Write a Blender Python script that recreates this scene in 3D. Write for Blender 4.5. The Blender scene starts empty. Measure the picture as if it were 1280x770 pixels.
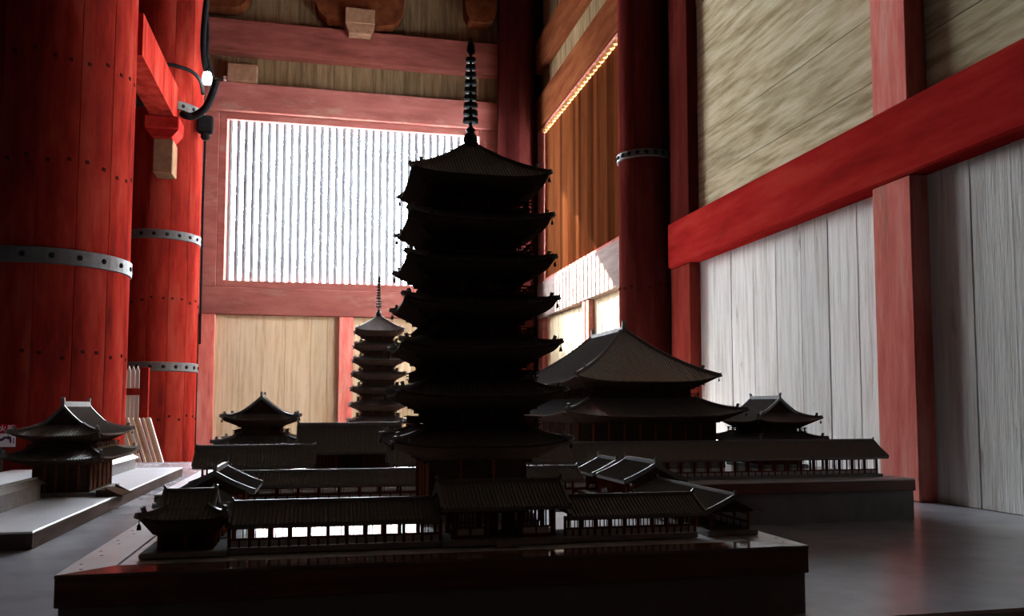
import bpy, math, random
from mathutils import Vector, Matrix
random.seed(7)
R = math.radians
scene = bpy.context.scene
C = scene.collection

# ------------------------------------------------------------------ camera
FPX, CX, CY = 1080.0, 655.0, 432.0            # focal length and principal point in 1280x770 pixels
VX, VY, EYE = 405.0, 508.0, 0.80              # vanishing point of the room's depth axis, eye height above the dais
PIT = math.atan((VY - CY) / FPX)
YAW = math.atan((CX - VX) / math.hypot(FPX, VY - CY))
cam_d = bpy.data.cameras.new('camera')
cam = bpy.data.objects.new('camera', cam_d)
C.objects.link(cam)
cam.location = (0, 0, EYE)
cam.rotation_euler = (R(90) + PIT, 0, -YAW)
cam_d.sensor_fit = 'HORIZONTAL'
cam_d.sensor_width = 36
cam_d.lens = 36 * FPX / 1280
cam_d.shift_x = (640 - CX) / 1280
cam_d.shift_y = (CY - 385) / 1280
cam_d.clip_start = 0.05
scene.camera = cam

# ------------------------------------------------------------------ world, sun, exposure
W, B = 4.844, 19.871                          # right wall plane (x), back wall plane (y)
scene.view_settings.view_transform = 'Standard'
scene.view_settings.look = 'None'
scene.view_settings.gamma = 1
scene.view_settings.use_curve_mapping = False
scene.view_settings.exposure = 1.65
world = bpy.data.worlds.new('sky')
scene.world = world
world.use_nodes = True
bg = world.node_tree.nodes['Background']
bg.inputs['Color'].default_value = (0.86, 0.93, 1.0, 1)
bg.inputs['Strength'].default_value = 39.0
sun_d = bpy.data.lights.new('sun', 'SUN')
sun_d.energy = 72
sun_d.angle = R(0.53)
sun_d.color = (1.0, 0.93, 0.82)
sun = bpy.data.objects.new('sun', sun_d)
C.objects.link(sun)
sun.location = (-6, 30, 14)
sun.rotation_euler = Vector((1.0, -1.5, -1.06)).to_track_quat('-Z', 'Y').to_euler()
def portal(name, loc, rot, sx, sy):
    d = bpy.data.lights.new(name, 'AREA')
    d.shape = 'RECTANGLE'; d.size = sx; d.size_y = sy
    d.cycles.is_portal = True
    o = bpy.data.objects.new(name, d); C.objects.link(o)
    o.location = loc; o.rotation_euler = rot
portal('window_portal', (0.9, B + 0.42, 5.4), (R(-90), 0, 0), 6.6, 3.9)
cyc = scene.cycles
cyc.max_bounces = 10; cyc.diffuse_bounces = 3; cyc.glossy_bounces = 4
cyc.use_denoising = True
cyc.sample_clamp_indirect = 12
cyc.caustics_reflective = False; cyc.caustics_refractive = False

# ------------------------------------------------------------------ helpers
_s, _c, _sp, _cp = math.sin(YAW), math.cos(YAW), math.sin(PIT), math.cos(PIT)
def at(px, py, X=None, Y=None, Z=None):
    """room point seen at a pixel of the photograph, on a plane of the room"""
    x, y = (px - CX) / FPX, (CY - py) / FPX
    d = (_c*x - _s*_sp*y + _s*_cp, -_s*x - _c*_sp*y + _c*_cp, _cp*y + _sp)
    t = X/d[0] if X is not None else (Y/d[1] if Y is not None else (Z - EYE)/d[2])
    return Vector((t*d[0], t*d[1], EYE + t*d[2]))

class MB:
    """collects shapes, then links them as one mesh object"""
    def __init__(s): s.v = []; s.f = []
    def add(s, vs, fs):
        n = len(s.v); s.v += [tuple(v) for v in vs]; s.f += [tuple(i + n for i in f) for f in fs]; return s
    def box(s, x0, x1, y0, y1, z0, z1, b=0.0):
        if b <= 0:
            return s.add([(x0,y0,z0),(x1,y0,z0),(x1,y1,z0),(x0,y1,z0),(x0,y0,z1),(x1,y0,z1),(x1,y1,z1),(x0,y1,z1)],
                  [(0,3,2,1),(4,5,6,7),(0,1,5,4),(1,2,6,5),(2,3,7,6),(3,0,4,7)])
        def ring(z, i):
            return [(x0+i,y0,z),(x1-i,y0,z),(x1,y0+i,z),(x1,y1-i,z),(x1-i,y1,z),(x0+i,y1,z),(x0,y1-i,z),(x0,y0+i,z)]
        def inner(z):
            return [(x0+2*b,y0+b,z),(x1-2*b,y0+b,z),(x1-b,y0+2*b,z),(x1-b,y1-2*b,z),(x1-2*b,y1-b,z),(x0+2*b,y1-b,z),(x0+b,y1-2*b,z),(x0+b,y0+2*b,z)]
        rs = [inner(z0), ring(z0+b, b), ring(z1-b, b), inner(z1)]
        vs = sum(rs, [])
        fs = [tuple(range(7,-1,-1)), tuple(range(24,32))]
        for k in range(3):
            for i in range(8):
                j = (i+1) % 8
                fs.append((8*k+i, 8*k+j, 8*k+8+j, 8*k+8+i))
        return s.add(vs, fs)
    def bar(s, p, q, w, h, up=(0,0,1)):
        p, q = Vector(p), Vector(q); d = (q - p).normalized(); u = Vector(up)
        x = d.cross(u)
        if x.length < 1e-4: x = d.cross(Vector((0,1,0)))
        x.normalize(); u = x.cross(d)
        a, b_ = x*w/2, u*h/2
        vs = [p-a-b_, p+a-b_, p+a+b_, p-a+b_, q-a-b_, q+a-b_, q+a+b_, q-a+b_]
        return s.add(vs, [(0,1,2,3),(7,6,5,4),(0,4,5,1),(1,5,6,2),(2,6,7,3),(3,7,4,0)])
    def prism(s, poly, axis, a0, a1):
        """poly: 2D outline, extruded along axis 'x','y' or 'z'"""
        def p3(p, t):
            return {'x': (t, p[0], p[1]), 'y': (p[0], t, p[1]), 'z': (p[0], p[1], t)}[axis]
        n = len(poly)
        vs = [p3(p, a0) for p in poly] + [p3(p, a1) for p in poly]
        fs = [tuple(range(n-1,-1,-1)), tuple(range(n, 2*n))] + [(i, (i+1)%n, n+(i+1)%n, n+i) for i in range(n)]
        return s.add(vs, fs)
    def lathe(s, prof, n=16, cx=0, cy=0):
        vs = []
        for r, z in prof:
            for i in range(n):
                t = 2*math.pi*i/n; vs.append((cx + r*math.cos(t), cy + r*math.sin(t), z))
        m = len(prof); fs = []
        for k in range(m-1):
            for i in range(n):
                j = (i+1) % n; fs.append((k*n+i, k*n+j, (k+1)*n+j, (k+1)*n+i))
        fs.append(tuple(range(n-1,-1,-1))); fs.append(tuple((m-1)*n+i for i in range(n)))
        return s.add(vs, fs)
    def tube(s, pts, r, n=8):
        pts = [Vector(p) for p in pts]; vs = []; prev = None
        for k, p in enumerate(pts):
            d = (pts[min(k+1, len(pts)-1)] - pts[max(k-1, 0)]).normalized()
            x = d.cross(Vector((0,0,1))) if prev is None else (prev - d*prev.dot(d))
            if x.length < 1e-4: x = d.cross(Vector((0,1,0)))
            x.normalize(); prev = x; y = d.cross(x)
            for i in range(n):
                t = 2*math.pi*i/n; vs.append(p + x*r*math.cos(t) + y*r*math.sin(t))
        fs = [((k*n+i), k*n+(i+1)%n, (k+1)*n+(i+1)%n, (k+1)*n+i) for k in range(len(pts)-1) for i in range(n)]
        fs += [tuple(range(n-1,-1,-1)), tuple((len(pts)-1)*n+i for i in range(n))]
        return s.add(vs, fs)
    def mesh(s, name, mat, smooth=False):
        me = bpy.data.meshes.new(name); me.from_pydata([tuple(v) for v in s.v], [], s.f)
        me.materials.append(mat); me.update()
        if smooth:
            for p in me.polygons: p.use_smooth = True
        return me
    def build(s, name, mat, parent=None, smooth=False, loc=None, kind=None, label=None):
        return put(name, s.mesh(name, mat, smooth), parent, loc, kind, label)
def put(name, me, parent=None, loc=None, kind=None, label=None, rot=None):
    o = bpy.data.objects.new(name, me); C.objects.link(o)
    if parent is not None: o.parent = parent
    if loc is not None: o.location = loc
    if rot is not None: o.rotation_euler = rot
    if kind: o['kind'] = kind
    if label: o['label'] = label
    return o
def empty(name, loc=(0,0,0), rz=0.0):
    o = bpy.data.objects.new(name, None); C.objects.link(o)
    o.empty_display_size = 0.1
    o.location = loc; o.rotation_euler = (0, 0, rz)
    return o
def tag(o, label, cat=None, group=None, kind=None):
    o['label'] = label
    if cat: o['category'] = cat
    if group: o['group'] = group
    if kind: o['kind'] = kind
    return o
def copy_tree(o, parent=None):
    c = o.copy(); C.objects.link(c); c.parent = parent
    for ch in list(o.children): copy_tree(ch, c)
    return c

# ------------------------------------------------------------------ materials
def mat(name, cols, scale=(1,1,1), rough=0.7, bump=0.15, pos=None, spots=None, spot_col=None, spec=0.0, rnd=0.25, coat=0, detail=6, nscale=3.0, metallic=0.0, fine=True):
    """procedural surface: colours blended by stretched noise, a little per-piece variation, grain relief"""
    m = bpy.data.materials.new(name); m.use_nodes = True
    nt = m.node_tree; N = nt.nodes; L = nt.links
    bs = N['Principled BSDF']
    tc = N.new('ShaderNodeTexCoord'); mp = N.new('ShaderNodeMapping'); oi = N.new('ShaderNodeObjectInfo')
    L.new(tc.outputs['Object'], mp.inputs['Vector'])
    mp.inputs['Scale'].default_value = scale
    mul = N.new('ShaderNodeVectorMath'); mul.operation = 'SCALE'; mul.inputs[0].default_value = (17, 31, 23)
    L.new(oi.outputs['Random'], mul.inputs['Scale'])
    L.new(mul.outputs[0], mp.inputs['Location'])
    nz = N.new('ShaderNodeTexNoise'); nz.inputs['Scale'].default_value = nscale; nz.inputs['Detail'].default_value = detail
    nz.inputs['Roughness'].default_value = 0.62
    L.new(mp.outputs[0], nz.inputs['Vector'])
    rp = N.new('ShaderNodeValToRGB'); cr = rp.color_ramp
    pos = pos or [0.32 + 0.36*i/max(1, len(cols)-1) for i in range(len(cols))]
    while len(cr.elements) < len(cols): cr.elements.new(0.5)
    for e, c, p in zip(cr.elements, cols, pos):
        e.position = p; e.color = (*c, 1)
    L.new(nz.outputs['Fac'], rp.inputs['Fac'])
    col = rp.outputs['Color']
    if spots:
        n2 = N.new('ShaderNodeTexNoise'); n2.inputs['Scale'].default_value = spots[0]; n2.inputs['Detail'].default_value = 8
        n2.inputs['Roughness'].default_value = 0.7
        mp2 = N.new('ShaderNodeMapping'); mp2.inputs['Scale'].default_value = spots[3] if len(spots) > 3 else (1,1,1)
        L.new(tc.outputs['Object'], mp2.inputs['Vector']); L.new(mul.outputs[0], mp2.inputs['Location'])
        L.new(mp2.outputs[0], n2.inputs['Vector'])
        r2 = N.new('ShaderNodeValToRGB'); r2.color_ramp.elements[0].position = spots[1]; r2.color_ramp.elements[1].position = spots[2]
        L.new(n2.outputs['Fac'], r2.inputs['Fac'])
        mx = N.new('ShaderNodeMixRGB'); mx.inputs[2].default_value = (*spot_col, 1)
        L.new(r2.outputs['Color'], mx.inputs[0]); L.new(col, mx.inputs[1]); col = mx.outputs[0]
    if rnd > 0:
        hs = N.new('ShaderNodeHueSaturation')
        ma = N.new('ShaderNodeMapRange'); ma.inputs['To Min'].default_value = 1 - rnd; ma.inputs['To Max'].default_value = 1 + rnd*0.6
        L.new(oi.outputs['Random'], ma.inputs['Value']); L.new(ma.outputs[0], hs.inputs['Value']); L.new(col, hs.inputs['Color'])
        col = hs.outputs[0]
    L.new(col, bs.inputs['Base Color'])
    bs.inputs['Roughness'].default_value = rough
    bs.inputs['Specular IOR Level'].default_value = spec
    bs.inputs['Metallic'].default_value = metallic
    if coat: bs.inputs['Coat Weight'].default_value = coat; bs.inputs['Coat Roughness'].default_value = 0.12
    if bump:
        bp = N.new('ShaderNodeBump'); bp.inputs['Strength'].default_value = bump; bp.inputs['Distance'].default_value = 0.02
        n3 = N.new('ShaderNodeTexNoise'); n3.inputs['Scale'].default_value = nscale*4; n3.inputs['Detail'].default_value = 4
        L.new(mp.outputs[0], n3.inputs['Vector']); L.new(n3.outputs['Fac'], bp.inputs['Height'])
        L.new(bp.outputs[0], bs.inputs['Normal'])
    return m
def emit(name, col, st):
    m = bpy.data.materials.new(name); m.use_nodes = True
    b = m.node_tree.nodes['Principled BSDF']
    b.inputs['Base Color'].default_value = (*col, 1); b.inputs['Emission Color'].default_value = (*col, 1); b.inputs['Emission Strength'].default_value = st
    return m
M = {}
M['vermilion'] = mat('vermilion_paint', [(.085,.009,.008),(.20,.016,.011),(.26,.036,.024)], (1.2,1.2,.25), .8, .1, spots=(2.2,.66,.82,(1,1,.35)), spot_col=(.22,.07,.05), rnd=.12)
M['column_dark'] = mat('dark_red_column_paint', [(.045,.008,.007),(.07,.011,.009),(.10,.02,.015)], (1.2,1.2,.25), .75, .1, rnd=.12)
M['column_black'] = mat('near_black_red_column_paint', [(.028,.006,.005),(.042,.008,.007),(.06,.013,.010)], (1.2,1.2,.25), .8, .1, rnd=.12)  # even near-black red for the corner column
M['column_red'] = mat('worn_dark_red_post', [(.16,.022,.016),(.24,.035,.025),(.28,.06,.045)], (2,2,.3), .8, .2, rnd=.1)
M['beam_red'] = mat('deep_red_paint', [(.20,.012,.010),(.30,.017,.015),(.36,.03,.022)], (1.5,.25,1.5), .85, .12, spots=(3,.6,.8,(1,.3,1)), spot_col=(.13,.02,.015), rnd=.1)
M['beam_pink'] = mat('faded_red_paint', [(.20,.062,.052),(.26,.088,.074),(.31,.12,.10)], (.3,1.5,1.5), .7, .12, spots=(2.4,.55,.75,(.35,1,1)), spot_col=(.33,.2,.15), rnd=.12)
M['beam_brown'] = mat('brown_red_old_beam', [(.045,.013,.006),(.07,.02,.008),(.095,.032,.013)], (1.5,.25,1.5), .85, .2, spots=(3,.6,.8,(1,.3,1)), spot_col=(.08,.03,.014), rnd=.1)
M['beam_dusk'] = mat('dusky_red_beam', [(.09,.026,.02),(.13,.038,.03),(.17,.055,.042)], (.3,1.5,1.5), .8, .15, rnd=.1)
M['post_pink'] = mat('worn_red_post', [(.50,.11,.09),(.66,.19,.155),(.66,.32,.26)], (2,2,.3), .7, .2, spots=(4,.6,.75,(1,1,.22)), spot_col=(.3,.17,.11), rnd=.12)
M['plank_pale'] = mat('pale_weathered_plank', [(.50,.48,.43),(.68,.67,.63),(.78,.77,.74)], (6,6,.35), .85, .35, spots=(5,.62,.74,(1,1,.2)), spot_col=(.22,.19,.15), rnd=.14)
M['plank_warm'] = mat('warm_bare_plank', [(.40,.31,.19),(.51,.42,.28),(.56,.48,.34)], (5,5,.3), .85, .3, spots=(3.5,.64,.76,(1.4,1.4,.25)), spot_col=(.5,.22,.12), rnd=.1)
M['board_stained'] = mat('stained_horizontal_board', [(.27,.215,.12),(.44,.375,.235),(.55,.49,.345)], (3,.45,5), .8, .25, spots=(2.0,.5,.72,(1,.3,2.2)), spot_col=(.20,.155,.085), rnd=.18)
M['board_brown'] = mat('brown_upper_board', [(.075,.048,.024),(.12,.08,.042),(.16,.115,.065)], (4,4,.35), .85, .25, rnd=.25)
M['sill_grey'] = mat('grey_pink_sill_wood', [(.15,.11,.10),(.21,.165,.15)], (3,.4,3), .8, .2, rnd=.05)
M['slat_glare'] = mat('glare_grey_window_bar', [(.13,.138,.152),(.17,.178,.195)], (2,2,.3), .85, .0, rnd=.06)  # blue-grey tone has the window's glare put into the bars' colour
M['slat_brown'] = mat('red_brown_window_bar', [(.075,.023,.008),(.11,.035,.013)], (3,3,.3), .75, .15, rnd=.5)
M['wood_bare'] = mat('bare_block_wood', [(.16,.085,.05),(.24,.14,.085)], (3,3,3), .8, .25, rnd=.15)
M['wood_sunlit'] = mat('sunlit_gold_tip_wood', [(.55,.30,.10),(.66,.40,.16)], (3,.5,3), .7, .1, rnd=.1)  # gold stands for light on the bar tips, put into the wood colour
M['iron'] = mat('grey_iron', [(.055,.052,.05),(.085,.08,.076)], (4,4,4), .6, .1, metallic=0.0, spec=.3, rnd=.1)
M['black'] = mat('black_rubber', [(.008,.008,.009),(.014,.014,.015)], (4,4,4), .5, 0, rnd=0)
M['dark'] = mat('dark_timber', [(.035,.022,.016),(.055,.034,.024)], (2,2,2), .8, .1, rnd=.1)
M['ceiling'] = mat('brown_ceiling_timber', [(.08,.06,.045),(.11,.085,.065)], (2,2,2), .8, .1, rnd=0)
M['core'] = mat('dark_seam', [(.03,.008,.006),(.045,.012,.008)], (2,2,2), .9, 0, rnd=0)
M['stone'] = mat('grey_dais_floor', [(.24,.24,.265),(.29,.29,.32),(.33,.33,.355)], (1,1,1), .22, .03, spots=(1.3,.5,.8), spot_col=(.21,.205,.215), rnd=0, spec=.7)
M['floor'] = mat('dusty_floor', [(.12,.11,.10),(.17,.16,.15)], (1,1,1), .6, .05, rnd=0)
M['top_board'] = mat('plinth_top_board', [(.56,.54,.54),(.68,.67,.68),(.74,.73,.74)], (1.2,1.2,1.2), .28, .03, spots=(5,.55,.7), spot_col=(.33,.29,.27), rnd=.08, spec=.6)  # on border boards, white reflections on brown lacquer are put into this colour
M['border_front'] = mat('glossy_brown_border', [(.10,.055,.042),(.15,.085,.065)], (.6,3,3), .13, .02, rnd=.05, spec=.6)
M['slab_top'] = mat('slab_grey_top', [(.58,.57,.60),(.68,.67,.70)], (1.5,1.5,1.5), .32, .04, rnd=.06, spec=.5)
M['lacquer'] = mat('dark_red_lacquer_wood', [(.09,.03,.022),(.14,.045,.03),(.19,.065,.045)], (.6,3,6), .3, .06, rnd=.08, spec=.45)
M['fascia'] = mat('brown_slab_edge', [(.10,.07,.06),(.17,.125,.11)], (3,.6,3), .5, .1, rnd=.12)
M['base_grey'] = mat('grey_plinth_base', [(.19,.18,.185),(.24,.23,.235)], (3,3,3), .85, .05, rnd=.05)
M['mwood'] = mat('model_dark_wood', [(.05,.03,.022),(.08,.046,.032)], (8,8,8), .6, .05, rnd=.15)
M['mred'] = mat('model_red_wood', [(.16,.04,.022),(.23,.06,.032)], (8,8,8), .6, .05, rnd=.15)
M['mtile'] = mat('model_roof_tile', [(.15,.135,.13),(.21,.195,.185)], (10,10,10), .52, .0, rnd=.12, spec=.45)
M['mtile_glaze'] = mat('model_smooth_roof_tile', [(.20,.20,.205),(.27,.27,.275)], (10,10,10), .3, .0, rnd=.12, spec=1.0)
TILE = 'mtile'
M['mridge'] = mat('model_ridge_tile', [(.16,.165,.17),(.23,.235,.24)], (10,10,10), .5, .05, rnd=.1, spec=.45)
M['mwhite'] = mat('model_white_plaster', [(.55,.54,.55),(.66,.65,.66)], (8,8,8), .8, .03, rnd=.05)
M['mbronze'] = mat('model_bronze', [(.028,.036,.034),(.05,.06,.055)], (9,9,9), .4, .05, metallic=.7, rnd=.05)
M['mstone'] = mat('model_stone_podium', [(.24,.23,.23),(.34,.33,.33)], (9,9,9), .7, .05, rnd=.1)
M['cream'] = mat('cream_slat', [(.62,.55,.45),(.72,.66,.56)], (5,5,.5), .8, .1, rnd=.06)
M['tan'] = mat('tan_loose_board', [(.47,.33,.17),(.58,.43,.24)], (5,5,.5), .75, .15, rnd=.15)
M['sign_red'] = mat('sign_red', [(.42,.012,.022),(.46,.016,.028)], rough=.5, bump=0, rnd=0)
M['sign_white'] = mat('sign_white', [(.75,.68,.70),(.8,.74,.75)], rough=.5, bump=0, rnd=0)
M['sign_ink'] = mat('sign_ink', [(.09,.03,.10),(.12,.05,.13)], rough=.6, bump=0, rnd=0)
M['lamp_white'] = emit('lamp_glow', (1.0, .97, .9), 30)
M['lamp_dim'] = mat('white_plastic', [(.8,.8,.82),(.85,.85,.87)], rough=.4, bump=0, rnd=0)

# ================================================================== THE SETTING
def struct(name, mb, m, smooth=False): return mb.build(name, m, kind='structure', smooth=smooth)
FZ = -0.70
struct('floor', MB().box(-14, W+0.6, -7, B+0.4, FZ-0.2, FZ), M['floor'])
YF = 2.96                                       # near edge of the raised dais
dais = struct('floor_dais', MB().box(-6, W+0.17, YF, 13.35, FZ, 0.0, .012), M['stone'])
struct('ceiling', MB().box(-14, W+0.6, -7, B+0.6, 13.0, 13.3), M['ceiling'])
struct('wall_left', MB().box(-14.3, -14, -7, B+0.6, FZ, 13.0), M['dark'])
struct('wall_front', MB().box(-14.3, W+0.6, -7.3, -7, FZ, 13.0), M['dark'])

# ---- back wall: backing with an opening, planks as pieces
XL, XR = -2.66, 4.30                            # the bay between column and corner
bw = MB()
bw.box(-14.0, -2.19, B+.20, B+.34, FZ, 13.0).box(-2.19, 4.0, B+.20, B+.34, FZ, 3.5).box(-2.19, 4.0, B+.20, B+.34, 7.25, 13.0).box(4.0, W+.6, B+.20, B+.34, FZ, 13.0)
wall_back = struct('wall_back', bw, M['dark'])
def planks_x(parent, edges, y, z0, z1, m, th=.05, gap=.006):
    for a, b in zip(edges[:-1], edges[1:]):
        j = random.uniform(-.008, .008)
        MB().box(a+gap/2, b-gap/2, y+j, y+j+th, z0, z1, .004).build('plank', m, parent)
def edges_px(pxs, py, y): return [at(p, py, Y=y).x for p in pxs]
planks_x(wall_back, edges_px([266,299,327,356,388,409,425], 450, B+.12), B+.12, FZ+.02, 2.86, M['plank_warm'])
planks_x(wall_back, [.62,1.05,1.5,1.95,2.4,2.85,3.3,3.75,4.3], B+.12, FZ+.02, 2.86, M['plank_warm'])
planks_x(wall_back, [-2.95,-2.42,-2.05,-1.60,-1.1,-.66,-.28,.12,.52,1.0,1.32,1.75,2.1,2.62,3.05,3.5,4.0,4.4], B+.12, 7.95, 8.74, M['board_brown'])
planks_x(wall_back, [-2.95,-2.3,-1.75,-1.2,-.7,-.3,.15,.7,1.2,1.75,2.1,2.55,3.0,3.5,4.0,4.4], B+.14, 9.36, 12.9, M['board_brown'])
planks_x(wall_back, [-13.9+i*.75 for i in range(15)], B+.12, FZ+.02, 12.9, M['board_brown'])

def trim(n, mb, m): return struct('trim_%d' % n, mb, m)
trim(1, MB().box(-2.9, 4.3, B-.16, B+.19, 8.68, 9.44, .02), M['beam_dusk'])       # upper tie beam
trim(2, MB().box(-2.9, 4.3, B-.10, B+.19, 7.36, 8.02, .02), M['beam_pink'])       # beam above the window
trim(3, MB().box(-2.9, 4.3, B-.04, B+.19, 2.82, 3.42, .015), M['beam_pink'])      # waist rail
trim(4, MB().box(-2.72, -2.36, B-.02, B+.19, 3.42, 7.36, .012), M['beam_pink'])   # window jamb post
trim(5, MB().box(3.58, 4.3, B-.02, B+.19, 3.42, 7.36, .012), M['beam_pink'])
trim(6, MB().box(.30, .62, B-.02, B+.17, FZ, 2.82, .012), M['post_pink'])         # post between lower panels
mb = MB()                                       # low post with a rounded foot
pts = [(-2.68, 2.82), (-2.68, -.30)] + [(-2.68+.14*(1-math.cos(t)), -.30-.14*math.sin(t)) for t in (R(30), R(60), R(90))] + [(-2.40, -.44), (-2.36, -.40), (-2.36, 2.82)]
mb.prism(pts, 'y', B-.03, B+.16); trim(7, mb, M['post_pink'])

# ---- window_1: back lattice
w1 = struct('window_1', MB().box(-2.36, -2.20, B+.0, B+.19, 3.42, 7.36, .01).box(3.50, 3.58, B+.0, B+.19, 3.42, 7.36, .01)
            .box(-2.20, 3.50, B+.0, B+.19, 3.42, 3.58, .01).box(-2.20, 3.50, B+.0, B+.19, 7.20, 7.36, .01), M['beam_pink'])
PER = .166
bar_me = MB().prism([(-.046,0),(0,-.026),(.046,0),(0,.026)], 'z', 3.56, 7.22).mesh('slat', M['slat_glare'])
k = 0
x = -2.20 + .075
while x < 3.49:
    put('slat', bar_me, w1, (x, B+.12, 0)); x += PER

# ---- right wall
PL = W + .17                                    # plank face
rw = MB().box(PL+.05, PL+.25, -7, 12.4, FZ, 13.0).box(PL+.05, PL+.25, 12.4, 19.2, FZ, 3.5).box(PL+.05, PL+.25, 12.4, 19.2, 7.3, 13).box(PL+.05, PL+.25, 19.2, B+.4, FZ, 13)
wall_right = struct('wall_right', rw, M['dark'])
def planks_y(parent, edges, x, z0, z1, m, th=.05, gap=.008, name='plank'):
    for a, b in zip(edges[:-1], edges[1:]):
        lo, hi = min(a, b), max(a, b); j = random.uniform(-.006, .006)
        MB().box(x+j, x+j+th, lo+gap/2, hi-gap/2, z0, z1, .004).build(name, m, parent)
def ey(pxs, py, x): return [at(p, py, X=x).y for p in pxs]
planks_y(wall_right, ey([872,893,915,943,971,1003,1037,1074,1097], 420, PL), PL, 0.0, 2.95, M['plank_pale'])
planks_y(wall_right, ey([1140,1219,1272], 420, PL) + [4.6,4.2,3.75,3.3,2.8], PL, 0.0, 2.95, M['plank_pale'])
planks_y(wall_right, [2.8 - .5*i for i in range(20)], PL, FZ, 2.95, M['dark'])  # unseen planks, made dark to cut light bounced back into the hall
# upper panels: horizontal boards, one run between posts
def boards(parent, y0, y1, zs, m):
    for a, b in zip(zs[:-1], zs[1:]):
        j = random.uniform(-.006, .006)
        MB().box(PL+j, PL+j+.05, y0, y1, a+.003, b-.003, .004).build('board', m, parent)
boards(wall_right, 6.80, 11.2, [3.30,3.86,4.5,5.05,5.75,6.4,7.0,7.8,8.6,9.4,10.4,12.9], M['board_stained'])
boards(wall_right, 0.60, 6.30, [3.30,4.0,4.62,5.3,6.0,7.0,8.0,9.4,12.9], M['board_stained'])
# beams and posts
trim(8, MB().box(W-.03, PL+.04, -2.0, 11.6, 2.78, 3.43, .02), M['beam_red'])
trim(9, MB().box(W, PL+.04, 6.33, 6.86, 0.0, 2.78, .012), M['post_pink'])
trim(10, MB().box(W, PL+.04, 6.33, 6.82, 3.43, 12.9, .012), M['post_pink'])
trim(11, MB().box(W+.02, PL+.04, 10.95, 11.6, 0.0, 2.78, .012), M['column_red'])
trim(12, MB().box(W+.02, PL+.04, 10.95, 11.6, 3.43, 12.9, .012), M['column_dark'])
trim(13, MB().box(W, PL+.04, 0.0, .55, 0.0, 12.9, .012), M['post_pink'])
# far bay of the right wall: lattice window above a plank dado
trim(14, MB().box(W-.02, PL+.04, 12.2, B-.3, 2.82, 3.64, .015), M['sill_grey'])
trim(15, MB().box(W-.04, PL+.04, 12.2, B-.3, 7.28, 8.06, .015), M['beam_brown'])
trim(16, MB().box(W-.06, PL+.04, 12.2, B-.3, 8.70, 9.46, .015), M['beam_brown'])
trim(17, MB().box(W, PL+.04, 15.55, 16.0, FZ, 2.82, .012), M['beam_pink'])
trim(18, MB().box(W, PL+.04, 19.1, B-.3, FZ, 7.28, .012), M['beam_pink'])
planks_y(wall_right, [13.0,13.55,14.1,14.6,15.1,15.6], PL-.06, FZ+.02, 2.86, M['plank_warm'])
planks_y(wall_right, [15.95,16.5,17.0,17.55,18.1,18.6,19.15], PL-.06, FZ+.02, 2.86, M['plank_warm'])
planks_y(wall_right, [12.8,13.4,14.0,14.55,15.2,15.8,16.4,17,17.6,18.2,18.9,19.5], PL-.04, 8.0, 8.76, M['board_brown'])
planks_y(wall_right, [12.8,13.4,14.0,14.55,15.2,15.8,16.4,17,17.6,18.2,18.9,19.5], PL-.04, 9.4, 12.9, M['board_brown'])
w2 = struct('window_2', MB().box(W+.01, PL+.04, 18.98, 19.1, 3.64, 7.28, .01).box(W+.01, PL+.04, 12.6, 12.8, 3.64, 7.28, .01)
            .box(W+.01, PL+.04, 12.8, 18.98, 3.64, 3.70, .01).box(W+.01, PL+.04, 12.8, 18.98, 7.20, 7.28, .01), M['beam_pink'])
bar2 = MB().prism([(-.05,0),(0,-.082),(.05,0),(0,.082)], 'z', 3.68, 7.18).mesh('slat', M['slat_brown'])
tooth = MB().prism([(-.06,0),(0,-.075),(.06,0),(0,.03)], 'z', 7.11, 7.19).mesh('slat_tip', M['wood_sunlit'])
y = 12.95
while y < 18.95:
    put('slat', bar2, w2, (W+.10, y, 0)); put('slat_tip', tooth, w2, (W+.05, y, 0), rot=(0,0,R(-90))); y += .2

# ================================================================== COLUMNS
def column(loc, r, h, nst, label, bands=(), nails=(), staves_gap=.12, paint='vermilion'):
    root = tag(empty('wooden_column', loc), label, 'column')
    MB().lathe([(r-.03, 0), (r-.03, h)], 28).build('core', M['core'], root)
    a = math.pi/nst - R(staves_gap)
    poly = [((r-.06)*math.cos(-a), (r-.06)*math.sin(-a)), ((r-.004)*math.cos(-a), (r-.004)*math.sin(-a))]
    for k in range(9):
        t = -a*.985 + 2*a*.985*k/8; poly.append((r*math.cos(t), r*math.sin(t)))
    poly += [((r-.004)*math.cos(a), (r-.004)*math.sin(a)), ((r-.06)*math.cos(a), (r-.06)*math.sin(a))]
    me = MB().prism(poly, 'z', 0, h).mesh('stave', M[paint])
    for k in range(nst):
        put('stave', me, root, rot=(0, 0, 2*math.pi*k/nst + .13))
    rv = MB().lathe([(.0, .0), (.035, .0), (.028, .015), (.0, .02)], 8).mesh('rivet', M['black'])
    for z, hh in bands:
        b = MB().lathe([(r-.01, z), (r+.025, z+.012), (r+.025, z+hh-.012), (r-.01, z+hh)], 48).build('metal_band', M['iron'], root, smooth=False)
        for k in range(20):
            t = 2*math.pi*k/20
            put('rivet', rv, b, ((r+.022)*math.cos(t), (r+.022)*math.sin(t), z+hh/2), rot=(0, R(90), t))
    nm = MB().box(-.02, .02, -.022, .022, 0, .012).mesh('nail', M['core'])
    for z in nails:
        for k in range(nst*2):
            t = 2*math.pi*(k+.5)/(nst*2) + .13 + random.uniform(-.03, .03)
            put('nail', nm, root, ((r-.004)*math.cos(t), (r-.004)*math.sin(t), z+random.uniform(-.05,.05)), rot=(0, R(90), t))
    return root
def zc(py, px, X, Y):   # height at which a pixel row falls at a given distance
    return at(px, py, Y=Y).z
c1 = (at(166, 250, Y=11.95).x - .975, 11.95); c2 = (at(252, 250, Y=16.6).x - .675, 16.6)
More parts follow.
